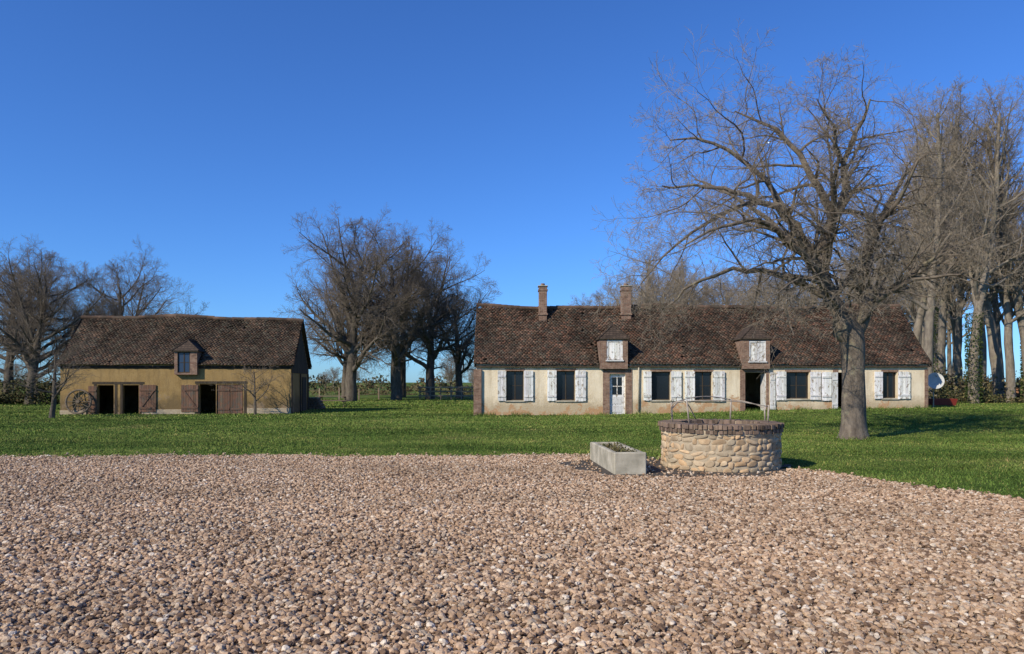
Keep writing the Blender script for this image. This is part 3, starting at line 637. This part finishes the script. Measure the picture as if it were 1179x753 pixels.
OAK=[bgtree('oak_mesh_%d'%i,20+i,17,.22,.72,[M_BK2,M_TW2],n=(0,19,12,10,9),r0=.5,up=.05,rmin=.0095,ang1=(35,78),hf=.68,dec=.42,l=(.46,.5,.55)) for i in range(2)]
OAKL=[]
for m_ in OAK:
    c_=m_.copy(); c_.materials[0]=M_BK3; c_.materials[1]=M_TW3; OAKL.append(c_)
TALL=[bgtree('tall_mesh_%d'%i,40+i,24,.32,.28,[M_BK3,M_TW3],n=(0,20,9,7,7),r0=.36,up=.09,rmin=.0088,ang1=(30,65)) for i in range(3)]
SMALL=bgtree('small_mesh',60,3.6,.3,.7,[M_BK2,M_TW2],n=(0,10,8,6,4),r0=.09,up=.03,rmin=.005,ang1=(40,80))
def place(name,me,x,y,s=1,rz=None,parent=None,sx=1.):
    o=add_obj(name,me,parent,(x,y,float(terrain(x,y)))); o.scale=(s*sx,s*sx,s); o.rotation_euler=(0,0,random.uniform(0,6.28) if rz is None else rz); return o
for i,(x,y,s) in enumerate(((-14.4,66,1.10),(-10.8,69,1.12),(-8.2,74,1.04),(-5.6,79,.88),(-17.6,78,.92),(-12.6,84,1.1))): place('oak_tree',OAK[i%2],x,y,s)
for i,(x,y,s) in enumerate(((-36.5,56,.80),(-41.0,60,.82),(-32.8,62,.60),(-44,68,.9),(-38,74,.95))): place('oak_tree',OAK[i%2],x,y,s)
place('young_tree',SMALL,-21.9,35.2,1.05,1.0,sx=1.5); place('young_tree',SMALL,-13.4,38.6,.8,2.,sx=1.15)
wood=empty('woodland_trees')
for i in range(30):
    y=random.uniform(47,82); k=random.uniform(.53,.86); s=random.uniform(.84,1.04)*(.80+.20*y/50)
    if k>.66: s*=.93
    place('tree_%d'%i,random.choice(TALL),k*y,y,s,parent=wood)
for i in range(12):
    y=random.uniform(85,125); k=random.uniform(.50,.86); place('tree_far_%d'%i,random.choice(TALL),k*y,y,random.uniform(.95,1.15),parent=wood)
for (k,y,s) in ((.625,46,.92),(.66,50,.98),(.70,48,.9),(.575,52,.90)): place('woodland_tree',TALL[0],k*y,y,s)
for i,(k,y,s) in enumerate(((.135,86,.84),(.20,84,1.02),(.245,90,1.05),(.30,86,1.02),(.36,82,.95),(.41,88,1.0),(.46,84,1.05),(.50,90,1.15),(.34,98,1.1),(.17,98,1.1))): place('tree_back_%d'%i,OAKL[i%2],k*y,y,s,parent=wood)
for (k,y,s) in ((.40,80,.72),(.44,78,.78),(.48,76,.9),(.235,92,.82),(.18,90,.80)): place('tree_back',random.choice(TALL),k*y,y,s,parent=wood,sx=1.2)
dist=empty('distant_trees')
for i in range(40):
    y=random.uniform(150,240); k=random.uniform(-.8,.85); place('tree_%d'%i,random.choice(OAKL),k*y,y,random.uniform(.3,.55),parent=dist)
def mass(name,x0,x1,y,d,h,n,sz,mat,seed):
    r=np.random.default_rng(seed); x=r.uniform(x0,x1,n); top=h*(.65+.25*np.sin(x*.55+seed)+.15*np.sin(x*1.7+seed*2)+.1*np.sin(x*4.3)); yy=y+r.normal(0,d/2,n)
    z=terrain(x,yy)+top*r.random(n)**.8; keep=r.random(n)<.55+.45*np.sin(x*2.3+z*3+seed)
    return leaves(name,np.stack([x,yy,z],-1)[keep],sz,mat,None,vr=(.4,1.4))
mass('hedge',-52,-25.5,57,3,2.6,26000,.10,M_LF,1)
mass('hedge',-30,-2,98,3,1.1,6000,.12,M_LF2,2)
mass('distant_hedge',-160,160,140,5,3.0,50000,.25,M_LF2,3)
mass('undergrowth',24,62,53,5,2.4,45000,.10,M_LF2,4)
mass('undergrowth',24.5,50,47,2,1.0,15000,.07,M_LF,6)
p=[]
for (k,y,hh) in ((.625,46,6),(.575,52,8),(.70,48,5)):
    n=2600; z=rng.random(n)*hh; a=rng.uniform(0,6.28,n); r=.36+.13*rng.random(n); p.append(np.stack([k*y+r*np.cos(a),y+r*np.sin(a),z],-1))
leaves('ivy',np.concatenate(p),.06,M_IVY,None)
# ------------------------------------------------------------ yard objects
Pt=empty('picnic_table',(-12.4,51,0),math.radians(4)); mb=MB()
for i in range(5): mb.box(-1.1,1.1,-.38+i*.155,-.38+i*.155+.145,.72,.76,0,g(1.2,1.7))
for s_ in (-1,1):
    for j in range(2): mb.box(-1.1,1.1,s_*.72-.13+j*.135,s_*.72-.13+j*.135+.125,.42,.46,0,g(1.2,1.7))
for xx in (-.8,.8):
    mb.box(xx-.04,xx+.04,-.8,.8,.34,.415,0,g()); mb.box(xx-.04,xx+.04,-.36,.36,.63,.715,0,g())
    for s_ in (-1,1):
        Mx=Matrix.Translation((xx+.06,s_*.42,.36))@Matrix.Rotation(s_*math.radians(28),4,'X'); mb.box(-.02,.02,-.05,.05,-.4,.4,0,g(),Mx)
mb.obj('boards',[M_WD],Pt)
Fn=empty('wooden_fence',(-6.3,71,0)); mb=MB()
for i in range(6): mb.box(-2.6+i*1.0,-2.5+i*1.0,-.05,.05,-.1,1.35+random.uniform(-.06,.06),0,g(1.3,1.9))
for zz in (.35,.75,1.15): mb.box(-2.7,2.6,-.085,-.055,zz,zz+.12,0,g(1.4,2.))
for i in range(7):
    x=-4.6-i*1.9; mb.box(x-.06,x+.06,-.06,.06,-.1,1.1+random.uniform(-.1,.1),0,g(1.2,2.))
for zz in (.5,.95): mb.tube([(-2.7,0,zz),(-16.1,0,zz-.03)],.012,5,0)
mb.obj('posts_and_rails',[M_WD],Fn)
Lp=empty('log_pile',(-12.6,46.5,0)); mb=MB()
for r_ in range(4):
    for i in range(7-r_):
        x=-.6+i*.21+r_*.105; z=.1+r_*.18; c=g(.6,1.1); mb.tube([(x,-.4+random.uniform(-.05,.05),z),(x,.5,z)],.1,8,0,c)
mb.obj('logs',[M_WD],Lp)
zd=float(terrain(22.6,39.5)); Sd=empty('satellite_dish',(22.3,39.0,zd)); mb=MB(); mb.tube([(0,.1,0),(0,.1,1.3)],.03,8,1)
c=Vector((0,-.05,1.38)); ax=Vector((-.35,-.9,.35)).normalized(); a=perp(ax); b=ax.cross(a); rings=[]
for i in range(6):
    rr=.42*i/5; rings.append([c+(a*math.cos(t)+b*math.sin(t)*1.08)*rr+ax*(.12*(i/5)**2) for t in np.linspace(0,2*math.pi,25)[:-1]])
for i in range(5):
    for j in range(24):
        q=(j+1)%24; mb.poly([rings[i][j],rings[i][q],rings[i+1][q],rings[i+1][j]],0)
mb.tube([c-b*.4,c+ax*.5-b*.1],.012,6,1); mb.tube([c+ax*.46-b*.1,c+ax*.58-b*.1],.03,8,1); mb.obj('dish_and_mast',[M_DISH,M_IR],Sd)
Rc=empty('red_tub',(24.6,42.3,float(terrain(24.6,42.3)))); mb=MB()
pr=[(-.62,-.3,0),(.62,-.3,0),(.62,.3,0),(-.62,.3,0)]; pt=[(-.7,-.36,.4),(.7,-.36,.4),(.7,.36,.4),(-.7,.36,.4)]; pi_=[(-.64,-.3,.4),(.64,-.3,.4),(.64,.3,.4),(-.64,.3,.4)]; pb=[(-.58,-.26,.06),(.58,-.26,.06),(.58,.26,.06),(-.58,.26,.06)]
for i in range(4):
    j=(i+1)%4; mb.poly([pr[i],pr[j],pt[j],pt[i]]); mb.poly([pt[i],pt[j],pi_[j],pi_[i]]); mb.poly([pi_[i],pi_[j],pb[j],pb[i]])
mb.poly(pb); mb.obj('tub',[M_RED],Rc)
Bn=empty('wooden_bench',(34.3,50,float(terrain(35,51))),math.radians(-12)); mb=MB()
for i in range(3): mb.box(-1.1,1.1,-.3+i*.17,-.3+i*.17+.15,.45,.49,0,(2.2,1.4,1.))
for zz in (.62,.82): mb.box(-1.1,1.1,.26,.30,zz,zz+.14,0,(2.2,1.4,1.))
for xx in (-.9,.9):
    mb.box(xx-.04,xx+.04,-.28,-.2,0,.445,0); Mx=Matrix.Translation((xx,.26,.0))@Matrix.Rotation(math.radians(-6),4,'X'); mb.box(-.04,.04,-.04,.035,0,1.0,0,(1,1,1),Mx); mb.box(xx-.035,xx+.035,-.2,.22,.38,.445,0)
mb.obj('slats_and_legs',[M_WD],Bn)
# ------------------------------------------------------------ light
sd=Vector((-.74,-.67,0)).normalized(); el=math.radians(33)
sun=bpy.data.lights.new('sun','SUN'); sun.energy=5.0; sun.angle=math.radians(.53); sun.color=(1,.92,.77)
so=bpy.data.objects.new('sun',sun); COL.objects.link(so)
dirv=Vector((-sd.x*math.cos(el),-sd.y*math.cos(el),-math.sin(el))); so.rotation_euler=dirv.to_track_quat('-Z','Y').to_euler(); so.location=(-20,-20,30)
w=bpy.data.worlds.new('World'); scene.world=w; w.use_nodes=True; wn=w.node_tree.nodes; wl=w.node_tree.links
sky=wn.new('ShaderNodeTexSky'); sky.sky_type='NISHITA'; sky.sun_disc=False; sky.sun_elevation=el; sky.sun_rotation=math.atan2(sd.x,sd.y)
sky.air_density=1.0; sky.dust_density=.2; sky.ozone_density=3.2
mx=wn.new('ShaderNodeMix'); mx.data_type='RGBA'; mx.blend_type='MULTIPLY'; mx.inputs[0].default_value=1; mx.inputs[7].default_value=(.45,.84,1.48,1)
wl.new(sky.outputs[0],mx.inputs[6]); wl.new(mx.outputs[2],wn['Background'].inputs['Color']); wn['Background'].inputs['Strength'].default_value=.11
# ------------------------------------------------------------ camera
cam=bpy.data.cameras.new('camera'); co=bpy.data.objects.new('camera',cam); COL.objects.link(co); co.location=(0,0,1.7); co.rotation_euler=(math.radians(90),0,0)
cam.sensor_width=36; cam.lens=25.98; cam.shift_y=.0539; cam.clip_end=6000; scene.camera=co
